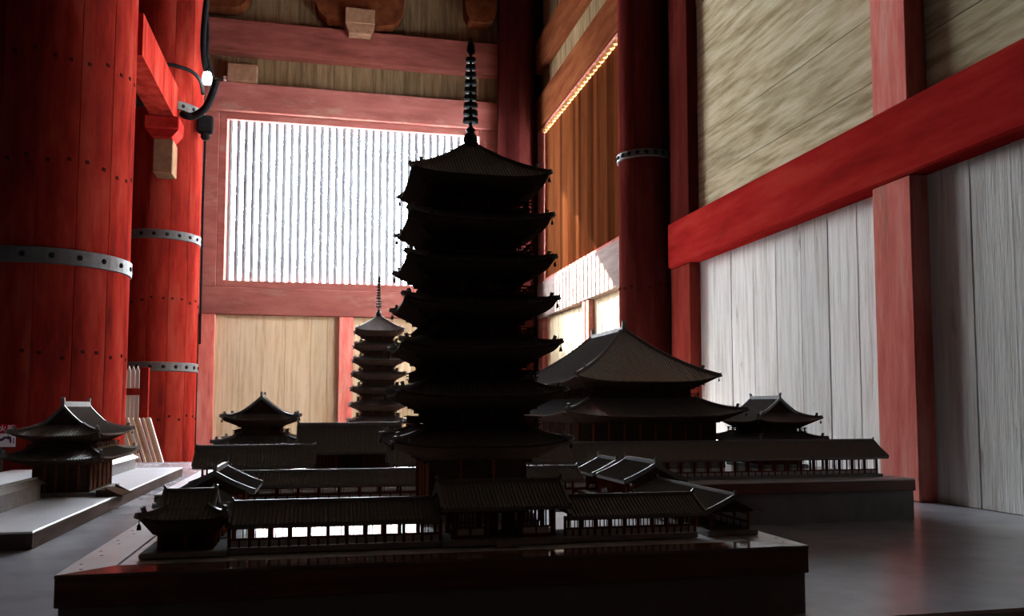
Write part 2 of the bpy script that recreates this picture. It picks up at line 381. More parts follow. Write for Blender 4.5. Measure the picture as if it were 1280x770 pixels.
column((c1[0], c1[1], 0), .95, 13, 14, 'huge red column at the far left, its left half lost in shadow',
       bands=[(zc(339,130,0,11.5), .20)], nails=[zc(86,130,0,11.4), zc(213,130,0,11.4), zc(446,130,0,11.4)])
column((c2[0], c2[1], FZ), .66, 13.7, 12, 'red column left of the bright window with cables looped round it',
       bands=[(zc(141,215,0,16.2)-FZ, .17), (zc(302,215,0,16.2)-FZ, .17), (zc(465,215,0,16.2)-FZ, .17)], nails=[zc(377,215,0,16.2)-FZ, zc(522,215,0,16.2)-FZ])
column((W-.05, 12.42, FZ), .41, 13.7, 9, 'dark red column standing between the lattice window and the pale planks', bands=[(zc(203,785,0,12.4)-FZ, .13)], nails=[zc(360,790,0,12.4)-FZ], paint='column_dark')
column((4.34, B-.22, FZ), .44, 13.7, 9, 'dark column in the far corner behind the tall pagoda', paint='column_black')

# ================================================================== MODEL ROOFS
def prof(v, sag): return v*(1-sag) + sag*v*v
def roof_pt(side, u, v, hw, hd, rx, ry, z0, z1, lift, sag):
    if side in (0, 2):
        sx = -1 if side == 0 else 1
        X = u*(hw + (rx-hw)*v); Y = sx*(hd + (ry-hd)*v)
    else:
        sx = 1 if side == 1 else -1
        Y = u*(hd + (ry-hd)*v); X = sx*(hw + (rx-hw)*v)
    z = z0 + (z1-z0)*prof(v, sag) + lift*abs(u)**4*(1-v)**2
    return (X, Y, z)
def hip_roof(parent, hw, hd, rx, ry, z0, z1, lift, sag, th=.012, body=None, drop=.05, rib=.02, ribw=.009, ribh=.006, nu=12, nv=5, bells=True, label=None, ridge_m='mtile'):
    """curved hipped roof; children: tile rows, four hip ridges, corner bells"""
    mb = MB(); sf = MB(); A = (hw, hd, rx, ry, z0, z1, lift, sag)
    for s in range(4):
        vs = [roof_pt(s, -1+2*i/nu, j/nv, *A) for j in range(nv+1) for i in range(nu+1)]
        fl = s in (0, 1)
        fs = []
        for j in range(nv):
            for i in range(nu):
                q = (j*(nu+1)+i, j*(nu+1)+i+1, (j+1)*(nu+1)+i+1, (j+1)*(nu+1)+i)
                fs.append(q if fl else q[::-1])
        mb.add(vs, fs)
        # eave edge and soffit down to the wall head
        bx, by = body if body else (hw*.6, hd*.6)
        e0 = [roof_pt(s, -1+2*i/nu, 0, *A) for i in range(nu+1)]
        e1 = [(p[0], p[1], p[2]-th) for p in e0]
        e2 = []
        for i in range(nu+1):
            u = -1+2*i/nu
            if s in (0, 2): e2.append((u*bx, (-by if s == 0 else by), z0-drop))
            else: e2.append(((bx if s == 1 else -bx), u*by, z0-drop))
        n = nu+1; vs = e0+e1+e2; fs = []
        for k in range(2):
            for i in range(nu):
                q = (k*n+i, (k+1)*n+i, (k+1)*n+i+1, k*n+i+1)
                fs.append(q if fl else q[::-1])
        sf.add(vs, fs)
    mb.add([(-rx,-ry,z1),(rx,-ry,z1),(rx,ry,z1),(-rx,ry,z1)], [(0,1,2,3)])
    roof = mb.build('roof', M[TILE], parent, label=label)
    sf.build('soffit', M['mwood'], roof)
    tb = MB(); nseg = 4
    for s in range(4):
        half, top = (hw, rx) if s in (0, 2) else (hd, ry)
        n = int(half/rib)
        for k in range(-n, n+1):
            t = k*rib
            vm = 1.0 if abs(t) <= top else (half-abs(t))/(half-top)
            if vm < .04: continue
            vs = []
            for j in range(nseg+1):
                v = vm*j/nseg; w_ = half + (top-half)*v
                p = roof_pt(s, max(-1, min(1, t/max(w_, 1e-5))), v, *A)
                d = (ribw/2, 0) if s in (0, 2) else (0, ribw/2)
                vs += [(p[0]-d[0], p[1]-d[1], p[2]), (p[0], p[1], p[2]+ribh), (p[0]+d[0], p[1]+d[1], p[2])]
            fs = [(0,1,2)]
            for j in range(nseg):
                a = 3*j; fs += [(a, a+3, a+4, a+1), (a+1, a+4, a+5, a+2)]
            tb.add(vs, fs)
    tb.build('tile_rows', M[TILE], roof, kind='stuff')
    for sx in (-1, 1):
        for sy in (-1, 1):
            pts = []
            for j in range(7):
                v = j/6; p = roof_pt(0 if sy < 0 else 2, sx, v, *A); pts.append(Vector(p))
            rb = MB()
            wv = max(.010, ribw*1.5)
            for p, q in zip(pts[:-1], pts[1:]): rb.bar(p+Vector((0,0,wv*.5)), q+Vector((0,0,wv*.5)), wv, wv*1.5)
            e = pts[0]; o = (pts[0]-pts[1]); o.z = 0; o.normalize()
            rb.bar(e-o*wv+Vector((0,0,-th*.3)), e+o*wv*1.2+Vector((0,0,wv*.5)), wv*1.3, wv*1.6)
            rb.bar(pts[1]+Vector((0,0,wv)), pts[1]+Vector((0,0,wv*2.6))+o*wv*.6, wv, wv)
            rb.build('hip_ridge', M[ridge_m], roof)
            if bells:
                b = MB().lathe([(.0,-.034),(.008,-.034),(.006,-.018),(.002,-.012),(.0015,0),(.0,0)], 8)
                b.build('wind_bell', M['mbronze'], roof, loc=(e.x+o.x*.002, e.y+o.y*.002, e.z-th))
    return roof
def gable_top(roof, hx, hy, z0, z1, axis='y', rib=.02, ribw=.009, ribh=.006, sag=.25, over=.02, ridge=.022, wall_m='mwood', ridge_m='mridge'):
    """gabled upper roof, ridge along y (or x); children of the given part or thing"""
    sw = axis == 'x'
    T = (lambda x, y, z: (y, x, z)) if sw else (lambda x, y, z: (x, y, z))
    def pz(t): return z0 + (z1-z0)*prof(t, sag)
    n = 5; mb = MB()
    for sx in (-1, 1):
        vs = []; 
        for j in range(n+1):
            t = j/n; X = sx*hx*(1-t)
            vs += [T(X, -hy-over, pz(t)), T(X, hy+over, pz(t)), T(X, -hy-over, pz(t)-.014), T(X, hy+over, pz(t)-.014)]
        fs = []
        for j in range(n):
            a = 4*j
            fs += [(a, a+1, a+5, a+4), (a+2, a+6, a+7, a+3), (a, a+4, a+6, a+2), (a+1, a+3, a+7, a+5)]
        fs += [(0, 2, 3, 1)]
        mb.add(vs, fs)
    g = mb.build('gable_roof', M[TILE], roof)
    tb = MB(); m = int((hy+over)/rib)
    for k in range(-m, m+1):
        y = k*rib
        for sx in (-1, 1):
            vs = []
            for j in range(4):
                t = j/3; X = sx*hx*(1-t); z = pz(t)
                vs += [T(X, y-ribw/2, z), T(X, y, z+ribh), T(X, y+ribw/2, z)]
            fs = [(0,1,2)]
            for j in range(3):
                a = 3*j; fs += [(a, a+3, a+4, a+1), (a+1, a+4, a+5, a+2)]
            tb.add(vs, fs)
    lev2 = roof.parent is not None
    host = roof if lev2 else g
    tb.build('tile_rows', M[TILE], host, kind='stuff')
    rb = MB()
    a, b = T(0, -hy-over-.004, z1+ridge*.45), T(0, hy+over+.004, z1+ridge*.45)
    rb.bar(a, b, ridge*.8, ridge*1.4)
    for e, sg in ((-hy-over, -1), (hy+over, 1)):
        rb.bar(T(0, e-sg*ridge*.4, z1+ridge), T(0, e+sg*ridge*.3, z1+ridge*2.1), ridge*.8, ridge*.7)
    rb.build('main_ridge', M[ridge_m], host)
    for e in (-hy, hy):
        wb = MB(); d = .006
        po = [(-hx*.92, z0-.002), (hx*.92, z0-.002)] + [(hx*.92*(1-t), pz(t)-.014) for t in (.25,.5,.75,1)] + [(-hx*.92*(1-t), pz(t)-.014) for t in (.75,.5,.25)]
        wb.prism(po, 'x' if sw else 'y', e-d, e+d); wb.build('gable_wall', M[wall_m], host)
    for e in (-hy-over, hy+over):
        vb = MB()
        for sx in (-1, 1):
            ps = [Vector(T(sx*hx*(1-j/4), e, pz(j/4)+.004)) for j in range(5)]
            for p, q in zip(ps[:-1], ps[1:]): vb.bar(p, q, ribw*1.3, ribw*1.4)
        vb.build('verge', M[TILE], host)
    return g
def bracket_ring(parent, bx, by, z, reach, h, n, m='mwood'):
    """tiers of bracket arms that step outwards below an eave"""
    mb = MB()
    for t in range(3):
        o = reach*(t+1)/3; zz = z + h*t/3; a = h/3*.62
        for sgn in (-1, 1):
            for i in range(n):
                u = -1 + 2*i/(n-1)
                mb.box(u*bx-.006, u*bx+.006, min(sgn*by*.9, sgn*(by+o)), max(sgn*by*.9, sgn*(by+o)), zz, zz+a)
                mb.box(min(sgn*bx*.9, sgn*(bx+o)), max(sgn*bx*.9, sgn*(bx+o)), u*by-.006, u*by+.006, zz, zz+a)
            mb.box(-bx-o, bx+o, sgn*(by+o*.85)-.005, sgn*(by+o*.85)+.005, zz+a, zz+h/3)
            mb.box(sgn*(bx+o*.85)-.005, sgn*(bx+o*.85)+.005, -by-o, by+o, zz+a, zz+h/3)
            for s2 in (-1, 1):
                mb.bar((sgn*bx, s2*by, zz+a/2), (sgn*(bx+o), s2*(by+o), zz+a/2), .012, a)
    return mb.build('bracket_tiers', M[m], parent, kind='stuff')
def railing(parent, bx, by, z, h, n, m='mwood'):
    mb = MB()
    for sgn in (-1, 1):
        for zz, w in ((z+h, .007), (z+h*.6, .005), (z+h*.12, .006)):
            mb.box(-bx-.018, bx+.018, sgn*by-w/2, sgn*by+w/2, zz-w/2, zz+w/2)
            mb.box(sgn*bx-w/2, sgn*bx+w/2, -by-.018, by+.018, zz-w/2, zz+w/2)
        for i in range(n+1):
            u = -1+2*i/n
            mb.box(u*bx-.004, u*bx+.004, sgn*by-.004, sgn*by+.004, z, z+h+.006)
            mb.box(sgn*bx-.004, sgn*bx+.004, u*by-.004, u*by+.004, z, z+h+.006)
    return mb.build('balcony_railing', M[m], parent)
def storey(parent, bx, by, z0, z1, nb, name='storey_walls', white=False):
    """walls of a storey with posts, head and foot rails; sub-parts: posts, panels"""
    b = MB().box(-bx+.006, bx-.006, -by+.006, by-.006, z0, z1).build(name, M['mwhite'] if white else M['mwood'], parent)
    pm = MB().lathe([(.009, z0), (.009, z1)], 8).mesh('post', M['mred'])
    for i in range(nb+1):
        u = -1+2*i/nb
        for q in {(u*bx, -by), (u*bx, by), (bx, u*by), (-bx, u*by)}: put('post', pm, b, (q[0], q[1], 0))
    rl = MB()
    for zz in (z0+.006, z1-.008):
        for s in (-1, 1):
            rl.box(-bx, bx, s*by-.007, s*by+.007, zz-.006, zz+.006); rl.box(s*bx-.007, s*bx+.007, -by, by, zz-.006, zz+.006)
    rl.build('rail', M['mwood'], b)
    return b

# ================================================================== TALL PAGODA
def pagoda(loc, label, group):
    root = tag(empty('pagoda_model', loc), label, 'pagoda model', group)
    B0 = loc[2]
    MB().box(-.27,.27,-.27,.27, 0,.035,.004).box(-.06,.06,-.33,-.27,0,.012).box(-.06,.06,-.30,-.27,.012,.024).build('podium', M['mstone'], root)
    eave = [.640, .868, 1.092, 1.300, 1.500, 1.703, 1.915]
    half = [.410, .390, .372, .360, .350, .340, .330]
    body = [.232, .222, .214, .206, .199, .192, .185]
    z = .035
    for i in range(7):
        ze = eave[i]-B0-.018
        last = i == 6
        bw_, hw = body[i], half[i]
        drop = .085 if i else .10
        storey(root, bw_, bw_, z, ze-.03, 3)
        if i:
            railing(root, bw_+.060, bw_+.060, z-.004, .036, 9)
            MB().box(-bw_-.068, bw_+.068, -bw_-.068, bw_+.068, z-.014, z-.006).build('balcony_floor', M['mwood'], root)
        bracket_ring(root, bw_, bw_, ze-.088, .085, .074, 5)
        if not last:
            zt = eave[i+1]-B0-.018-.085 - (.062)
            zt = max(zt, ze+.052)
            nb = body[i+1]
            hip_roof(root, hw, hw, nb+.02, nb+.02, ze, zt, .030, .35, body=(bw_+.03, bw_+.03), drop=.072, rib=.0155, ribw=.0085, ribh=.006)
            z = zt+.012
        else:
            hip_roof(root, hw, hw, .035, .035, ze, 2.118-B0, .028, .22, body=(bw_+.03, bw_+.03), drop=.072, rib=.0155, ribw=.0085, ribh=.006)
    z = 2.118-B0
    sp = MB().box(-.036,.036,-.036,.036, z-.01, z+.030, .004).lathe([(.034, z+.03),(.040, z+.045),(.030, z+.07),(.016, z+.085),(.026, z+.10),(.008, z+.115),(.0065, 2.66-B0),(.004, 2.70-B0)], 14)
    sp = sp.build('spire', M['mbronze'], root, smooth=False)
    for k in range(9):
        zz = z+.135+k*.040; r = .040-.0017*k
        MB().lathe([(r-.012, zz),(r, zz+.003),(r, zz+.021),(r-.012, zz+.024)], 16).bar((-r,0,zz+.012),(r,0,zz+.012),.006,.006).bar((0,-r,zz+.012),(0,r,zz+.012),.006,.006).build('ring', M['mbronze'], sp)
    fl = MB()
    for a in range(4):
        t = a*math.pi/2 + .4
        d = Vector((math.cos(t), math.sin(t), 0))
        zz = z+.49
        fl.prism([(.004,zz),(.026,zz+.02),(.022,zz+.05),(.012,zz+.085),(.004,zz+.06)], 'y', -.0015, .0015)
        n = 10
        for q in range(len(fl.v)-n, len(fl.v)):
            vx, vy, vz = fl.v[q]; fl.v[q] = (vx*d.x - vy*d.y, vx*d.y + vy*d.x, vz)
    fl.build('water_flame', M['mbronze'], sp)
    MB().lathe([(0, z+.565),(.009, z+.570),(.012, z+.578),(.006, z+.588),(.0, z+.597)], 10).build('jewel', M['mbronze'], sp)
    return root
PZ = .2615
pag = pagoda((.711, 4.30, PZ), 'tall dark seven-roofed pagoda model with ringed spire in the centre', 'pagoda models')
pag2 = copy_tree(pag)
pag2.location = (.742, 12.45, .22)
tag(pag2, 'small far seven-roofed pagoda model half hidden behind the tall one', 'pagoda model', 'pagoda models')

# ================================================================== PLINTHS
def plinth(x0, x1, y0, y1, z, fas, base_in, label, top='top_board', edge='lacquer', border=.17, base='base_grey', seams=(), courtyard=True, name='display_plinth', foot=0.0):
    root = tag(empty(name, ((x0+x1)/2, (y0+y1)/2, foot)), label, 'plinth')
    ox, oy = (x0+x1)/2, (y0+y1)/2
    a, b = (x1-x0)/2, (y1-y0)/2
    z -= foot
    if base_in is not None:
        MB().box(-a+base_in, a-base_in, -b+base_in, b-base_in, 0, z-fas).build('plinth_base', M[base], root)
    zf = z-fas if base_in is not None else 0
    t = .03
    for nm, bx in (('fascia', (-a, a, -b, -b+t)), ('fascia', (-a, a, b-t, b)), ('fascia', (-a, -a+t, -b+t, b-t)), ('fascia', (a-t, a, -b+t, b-t))):
        MB().box(*bx, zf, z-.012, .003).build('fascia', M[edge], root)
    if courtyard:
        g = .004
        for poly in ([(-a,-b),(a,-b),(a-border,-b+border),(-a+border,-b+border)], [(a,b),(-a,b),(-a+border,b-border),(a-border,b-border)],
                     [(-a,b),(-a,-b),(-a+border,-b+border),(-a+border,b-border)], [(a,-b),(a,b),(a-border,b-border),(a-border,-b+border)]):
            MB().prism(poly, 'z', z-.012, z).build('border_board', M['border_front'] if poly[0] == (-a,-b) else M[top], root)  # front board brown, the others pale with reflected light in their colour
        i = border+.008
        MB().box(-a+i, a-i, -b+i, b-i, z-.03, z-.002).build('court_board', M[top], root)
        MB().box(-a+border, a-border, -b+border, b-border, z-.03, z-.02).build('joint', M['core'], root)
        nm = MB().lathe([(0, z-.001),(.006, z-.001),(.006, z+.0006),(0, z+.0012)], 8).mesh('screw_head', M['core'])
        for s in (-1, 1):
            n = 8
            for k in range(n):
                u = -1+2*(k+.35)/n
                put('screw_head', nm, root, (s*(a-border*.5+.02), u*b, 0)); put('screw_head', nm, root, (s*(a-.03), u*b+.1, 0))
    else:
        MB().box(-a, a, -b, b, z-.012, z, .003).build('top_board', M[top], root)
    return root
p1 = at(75, 715, Z=.26); p2 = at(1022, 685, Z=.26)
P1X0, P1X1, P1Y0 = p1.x, p2.x, (p1.y + p2.y)/2
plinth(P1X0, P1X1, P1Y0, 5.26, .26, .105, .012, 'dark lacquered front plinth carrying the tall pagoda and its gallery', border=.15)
P2Z = .29
plinth(-.95, 4.10, 5.40, 10.4, P2Z, .085, .012, 'large dark plinth behind the tall pagoda, by the pale plank wall', top='slab_top', courtyard=False)
plinth(.0, 1.6, 11.7, 13.25, .22, .085, .012, 'far plinth under the small pagoda near the back window', top='slab_top', courtyard=False)
SX1 = at(42, 664, Z=.10).x
plinth(-3.35, SX1, 5.40, 10.68, .10, .10, None, 'low grey slab at the left carrying the two-roofed gate', top='slab_top', edge='fascia', courtyard=False, name='display_slab')
# joints of the slab edge
# ================================================================== GALLERIES AND GATES
def gallery(p0, p1, z, bays, label, group, half=.10, zp=.02, zcol=.12, rise=.055, front_open=True, eave=.045, lattice=True, inset=(0.0, 0.0)):
    """roofed walkway from p0 to p1; local x runs along it"""
    p0, p1 = Vector(p0), Vector(p1); d = p1-p0; L = d.length; rz = math.atan2(d.y, d.x)
    root = tag(empty('gallery_model', (p0.x, p0.y, z), rz), label, 'gallery model', group)
    MB().box(-.03 if inset[0] == 0 else 0, L+(.03 if inset[1] == 0 else 0), -half-.03, half+.03, 0, zp, .003).build('podium', M['mstone'], root)
    pm = MB().lathe([(.0065, zp), (.0065, zcol)], 8).mesh('post', M['mred'])
    bw_ = L/bays
    low = MB().box(.007, bw_-.007, -.004, .004, zp+.002, zp+.026).mesh('wall_panel', M['mwhite'])
    rl = MB().box(0, bw_, -.005, .005, zp+.026, zp+.034).box(bw_/2-.004, bw_/2+.004, -.005, .005, zp, zp+.03).mesh('window_rail', M['mred'])
    hr = MB().box(0, bw_, -.005, .005, zcol-.018, zcol-.004).mesh('head_rail', M['mred'])
    wn = MB()
    for k in range(2):
        wn.box(.009+k*.012, .012+k*.012, -.0025, .0025, zp+.034, zcol-.018)
        wn.box(bw_-.012-k*.012, bw_-.009-k*.012, -.0025, .0025, zp+.034, zcol-.018)
    wn = wn.mesh('window_bars', M['mred'])
    for k in range(bays+1):
        for yy in (-half, 0, half):
            if yy == 0 : continue
            put('post', pm, root, (k*bw_, yy, 0))
    for k in range(bays):
        for yy in (-half,):
            put('wall_panel', low, root, (k*bw_, yy, 0)); put('window_rail', rl, root, (k*bw_, yy, 0)); put('head_rail', hr, root, (k*bw_, yy, 0))
            if lattice: put('window_bars', wn, root, (k*bw_, yy, 0), kind='stuff')
    MB().box(-.02 if inset[0] == 0 else .06, L+.02 if inset[1] == 0 else L-.06, -half-.008, half+.008, zcol-.004, zcol+.008).build('wall_plate', M['mwood'], root)
    sub = empty('roof_frame', ((L+inset[0]-inset[1])/2, 0, 0)); sub.parent = root
    gable_top(sub, half+eave, (L-inset[0]-inset[1])/2+.03, zcol+.004, zcol+rise, axis='x', rib=.0155, ribw=.008, ribh=.006, sag=.15, over=.02, ridge=.012, ridge_m='mtile')
    return root
def gate(loc, bx, by, label, group=None, z1=.16, rise=.07, rz=0, axis='x', ridge=.014, doors=True, over=.06, ridge_m='mtile', nb=3, zp=.025, closed=False):
    """one-storey gatehouse with gabled roof"""
    root = tag(empty('gatehouse_model', loc, rz), label, 'gate model', group)
    MB().box(-bx-.05, bx+.05, -by-.05, by+.05, 0, zp, .003).build('podium', M['mstone'], root)
    MB().box(-bx*.22, bx*.22, -by-.09, -by-.05, 0, zp*.5).box(-bx*.22, bx*.22, -by-.07, -by-.05, zp*.5, zp*.9).build('steps', M['mstone'], root)
    pm = MB().lathe([(.010, zp), (.010, z1)], 8).mesh('post', M['mred'])
    for i in range(nb+1):
        for yy in (-by, by): put('post', pm, root, (-bx+2*bx*i/nb, yy, 0))
    w_ = 2*bx/nb
    for i in range(nb):
        if i == nb//2: continue
        x0 = -bx+i*w_
        for yy in (-by, by):
            for k in range(2):
                MB().box(x0+.012+k*(w_-.02)/2, x0+.004+(k+1)*(w_-.02)/2, yy-.004, yy+.004, zp+.012, zp+.036).build('wall_panel', M['mwhite'], root)
            MB().box(x0, x0+w_, yy-.005, yy+.005, zp+.036, zp+.042).build('window_rail', M['mred'], root)
            MB().box(x0, x0+w_, yy-.005, yy+.005, zp, zp+.012).build('sill_rail', M['mred'], root)
            wb = MB()
            for k in range(8): wb.box(x0+.012+k*(w_-.024)/7-.0025, x0+.012+k*(w_-.024)/7+.0025, yy-.003, yy+.003, zp+.04, z1-.02)
            wb.build('window_bars', M['mred'], root, kind='stuff')
    if closed: MB().box(-bx, bx, -.006, .006, zp, z1).build('partition', M['mwood'], root)
    elif doors:
        for s in (-1, 1):
            x0 = 0 + s*w_*.26
            MB().box(x0-w_*.2, x0+w_*.2, -.004, .004, zp, z1-.02).build('door', M['mred'], root)
    MB().box(-bx-.015, bx+.015, -by-.015, by+.015, z1-.018, z1+.004).build('wall_plate', M['mwood'], root)
    MB().box(-bx-.01, -bx+.004, -by, by, z1-.004, z1+.02).box(bx-.004, bx+.01, -by, by, z1-.004, z1+.02).build('gable_beam', M['mwood'], root)
    sub = empty('roof_frame'); sub.parent = root
    if axis == 'x': gable_top(sub, by+over, bx+over*.5, z1, z1+rise, axis='x', rib=.0155, ribw=.008, ribh=.006, over=.02, ridge=ridge, ridge_m=ridge_m)
    else: gable_top(sub, bx+over, by+over*.5, z1, z1+rise, axis='y', rib=.0155, ribw=.008, ribh=.006, over=.02, ridge=ridge, ridge_m=ridge_m)
    return root
def hall(loc, bx, by, z1, skirt, gab, label, cat='gate model', tiers=1, group=None, lower=None, axis='y', rib=.018, name='gate_model', white=False, ridge=.022, nb=3, zp=.03, lift=.03, hipped=False, ridge_m='mridge'):
    """hip-and-gable building, optional lower storey with pent roof.
       skirt=(half eave x, half eave y, rise)  gab=(half x, half y, rise)  lower=(bx,by,z1,ex,ey,rise)"""
    root = tag(empty(name, loc), label, cat, group)
    z = zp
    lx, ly = (lower[0], lower[1]) if lower else (bx, by)
    MB().box(-lx-.06, lx+.06, -ly-.06, ly+.06, 0, zp, .004).build('podium', M['mstone'], root)
    if lower:
        b0x, b0y, lz, ex, ey_, lr = lower
        storey(root, b0x, b0y, z, lz-.01, nb+2, white=white)
        bracket_ring(root, b0x, b0y, lz-.055, min(ex-b0x, ey_-b0y)*.5, .05, nb+3)
        hip_roof(root, ex, ey_, bx+.025, by+.025, lz, lz+lr, lift, .35, body=(b0x+.02, b0y+.02), drop=.055, rib=rib, ribw=rib*.55, ribh=rib*.4)
        z = lz+lr+.01
        MB().box(-bx-.055, bx+.055, -by-.055, by+.055, z-.012, z-.004).build('balcony_floor', M['mwood'], root)
        railing(root, bx+.05, by+.05, z-.004, .034, 8)
    storey(root, bx, by, z, z1-.01, nb)
    ex, ey_, rs = skirt
    bracket_ring(root, bx, by, z1-.06, min(ex-bx, ey_-by)*.5, .052, nb+2)
    if hipped:
        hip_roof(root, ex, ey_, gab[0], gab[1], z1, z1+rs, lift, .30, body=(bx+.02, by+.02), drop=.055, rib=rib, ribw=rib*.55, ribh=rib*.4)
        rb = MB(); zz = z1+rs
        rb.bar((0,-gab[1]-.01,zz+ridge*.5),(0,gab[1]+.01,zz+ridge*.5), ridge*1.1, ridge*1.5)
        for s in (-1,1): rb.prism([(s*gab[1]-s*.02, zz+ridge),(s*gab[1]+s*.02, zz+ridge),(s*gab[1]+s*.02, zz+ridge*2.2),(s*gab[1]+s*.006, zz+ridge*2.9),(s*gab[1]-s*.004, zz+ridge*1.9)], 'x', -ridge*.5, ridge*.5)
        rb.build('main_ridge', M[ridge_m], root)
    else:
        r = hip_roof(root, ex, ey_, gab[0]+.004, gab[1], z1, z1+rs, lift, .30, body=(bx+.02, by+.02), drop=.055, rib=rib, ribw=rib*.55, ribh=rib*.4)
        gx, gy, gr = gab
        if axis == 'y': gable_top(r, gx+.012, gy, z1+rs-.004, z1+rs+gr, axis='y', rib=rib, ribw=rib*.55, ribh=rib*.4, ridge=ridge, over=.025, ridge_m=ridge_m)
        else: gable_top(r, gy+.012, gx, z1+rs-.004, z1+rs+gr, axis='x', rib=rib, ribw=rib*.55, ribh=rib*.4, ridge=ridge, over=.025, ridge_m=ridge_m)
    return root

# ---- precinct round the tall pagoda (on the front plinth)
gf = 'galleries round the tall pagoda'
YG = 3.46                                       # centre line of the near gallery
xl = at(262, 690, Y=YG-.10).x; xg0 = at(568, 682, Y=YG-.10).x; xg1 = at(692, 678, Y=YG-.10).x; xr = at(912, 672, Y=YG-.10).x
xa = at(197, 690, Y=YG-.10).x
XS0, XS1, YB = xa+.10, P1X1-.17, 5.06
gallery((xl+.065, YG), (xg0-.052, YG), PZ, 11, inset=(.05,.06), label= 'near gallery model left of the tile-roofed gatehouse, bright gaps between its posts', group=gf, half=.085, zcol=.105, rise=.066)
gallery((xg1+.052, YG), (XS1-.17, YG), PZ, 9, inset=(.06,.02), label= 'near gallery model right of the tile-roofed gatehouse, narrow bays', group=gf, half=.085, zcol=.100, rise=.064)
gate(((xg0+xg1)/2, YG, PZ), (xg1-xg0)/2, .085, 'near gatehouse model with plain gabled tile roof at the front centre', z1=.150, rise=.082, over=.07)
cornerp = hall(((xa+xl)/2+.005, YG, PZ), (xl-xa)/2, .09, .135, ((xl-xa)/2+.058, .155, .035), ((xl-xa)/2-.022, .075, .05), 'corner pavilion model at the near left end of the gallery', cat='pavilion model', axis='x', rib=.0155, name='pavilion_model', nb=2, zp=.02, lift=.015, ridge=.012, white=False, ridge_m='mtile')
gallery((XS0, 4.05), (XS0, 3.70), PZ, 6, 'side gallery model running back along the left of the front plinth', gf, half=.085, zcol=.105, rise=.066, lattice=False)
gate((XS0, 4.36, PZ), .10, .17, 'left side gatehouse model with its gable end towards us on the front plinth', z1=.155, rise=.085, axis='y', over=.075, ridge=.02, ridge_m='mridge')
gallery((XS0, 4.87), (XS0, 4.65), PZ, 4, 'short far piece of gallery model behind the left side gatehouse', gf, half=.085, zcol=.105, rise=.066, lattice=False)
gallery((XS1, YG-.06), (XS1, 4.16), PZ, 6, 'side gallery model running back along the right of the front plinth', gf, half=.085, zcol=.100, rise=.064, lattice=False)
gate((XS1, 4.46, PZ), .10, .17, 'right side gatehouse model with a pale ridge on the front plinth', z1=.155, rise=.085, axis='y', over=.075, ridge=.018, ridge_m='mridge')
gallery((XS0, YB), (XS1-.23, YB), PZ, 17, 'far gallery model behind the tall pagoda on the front plinth', gf, half=.085, zcol=.105, rise=.066)
gate((XS1, 5.02, PZ), .09, .12, 'far right corner pavilion model with a pale ridge on the front plinth', z1=.145, rise=.075, axis='y', over=.06, ridge=.016, ridge_m='mridge', doors=False)

# ---- buildings on the large plinth
g2 = 'long galleries of the main hall'
YH = 5.75
gallery((-.72, YH), (-.10, YH), P2Z, 6, 'long gallery model left of the raised middle gate behind the pagoda', g2, half=.11, zcol=.14, rise=.115, eave=.07)
gallery((.46, YH), (3.96, YH), P2Z, 34, 'long gallery model ending under upturned eaves before the pale planks', g2, half=.11, zcol=.14, rise=.115, eave=.07)
gate((.18, YH+.46, P2Z), .28, .15, 'middle gate model with raised ridge behind the left part of the pagoda', z1=.20, rise=.175, axis='x', over=.11, ridge=.02, closed=True)
TILE = 'mtile_glaze'
hall((2.60, 7.75, P2Z), .44, .88, .715, (.62, 1.06, .46), (.025, .45, .0), 'great two-roofed main hall model with a broad hipped roof', cat='hall model', name='main_hall_model', hipped=True,
     lower=(.60, 1.02, .43, .77, 1.24, .15), rib=.024, nb=7, zp=.06, lift=.05, ridge=.035)
hall((3.70, 6.80, P2Z), .15, .24, .385, (.28, .40, .07), (.15, .23, .12), 'two-roofed gate model with bells before the pale planks', lower=(.16, .25, .22, .30, .45, .07), rib=.02, nb=3)
TILE = 'mtile'
hall((-.50, 7.6, P2Z), .15, .18, .40, (.29, .32, .05), (.17, .19, .135), 'two-roofed gate model before the warm planks under the window', lower=(.17, .22, .20, .35, .38, .075), rib=.02, nb=3)
# ---- gate on the low slab
hall((-1.99, 7.80, .10), .19, .34, .475, (.315, .58, .08), (.14, .36, .15), 'two-roofed gate model with a white ridge on the low grey slab', lower=(.20, .36, .295, .355, .64, .07), rib=.022, nb=3, ridge=.03)
def wall_model(p0, p1, z, label):
    p0, p1 = Vector(p0), Vector(p1); L = (p1-p0).length
    root = tag(empty('wall_model', (p0.x, p0.y, z)), label, 'wall model', 'plaster walls on the slab')
    MB().box(-.035, .035, 0, L, 0, .125).build('plaster_wall', M['mstone'], root)
    MB().prism([(-.075,.125),(.075,.125),(0,.165)], 'y', -.01, L+.01).build('tile_cap', M['mtile'], root)
    MB().box(-.012,.012,-.012,L+.012,.155,.172).build('ridge', M['mridge'], root)
    return root
wall_model((-2.10, 5.6), (-2.10, 7.20), .10, 'near low roofed wall model running up to the slab gate')
wall_model((-2.10, 8.42), (-2.10, 10.55), .10, 'far low roofed wall model beyond the slab gate')
# stair pieces lying before the slab gate
s = tag(empty('stair_model', (-1.665, 7.5, .10)), 'small dark stair block on the slab before the gate', 'stair model')
MB().prism([(-.05,0),(.14,0),(.14,.012),(.08,.03),(.02,.05),(-.05,.05)], 'y', -.16, .16).build('flight', M['mwood'], s)
MB().prism([(.02,0),(.15,0),(.02,.07)], 'y', .16, .18).build('cheek_block', M['mwood'], s)
MB().prism([(.02,0),(.15,0),(.02,.07)], 'y', -.18, -.16).build('cheek_block', M['mwood'], s)

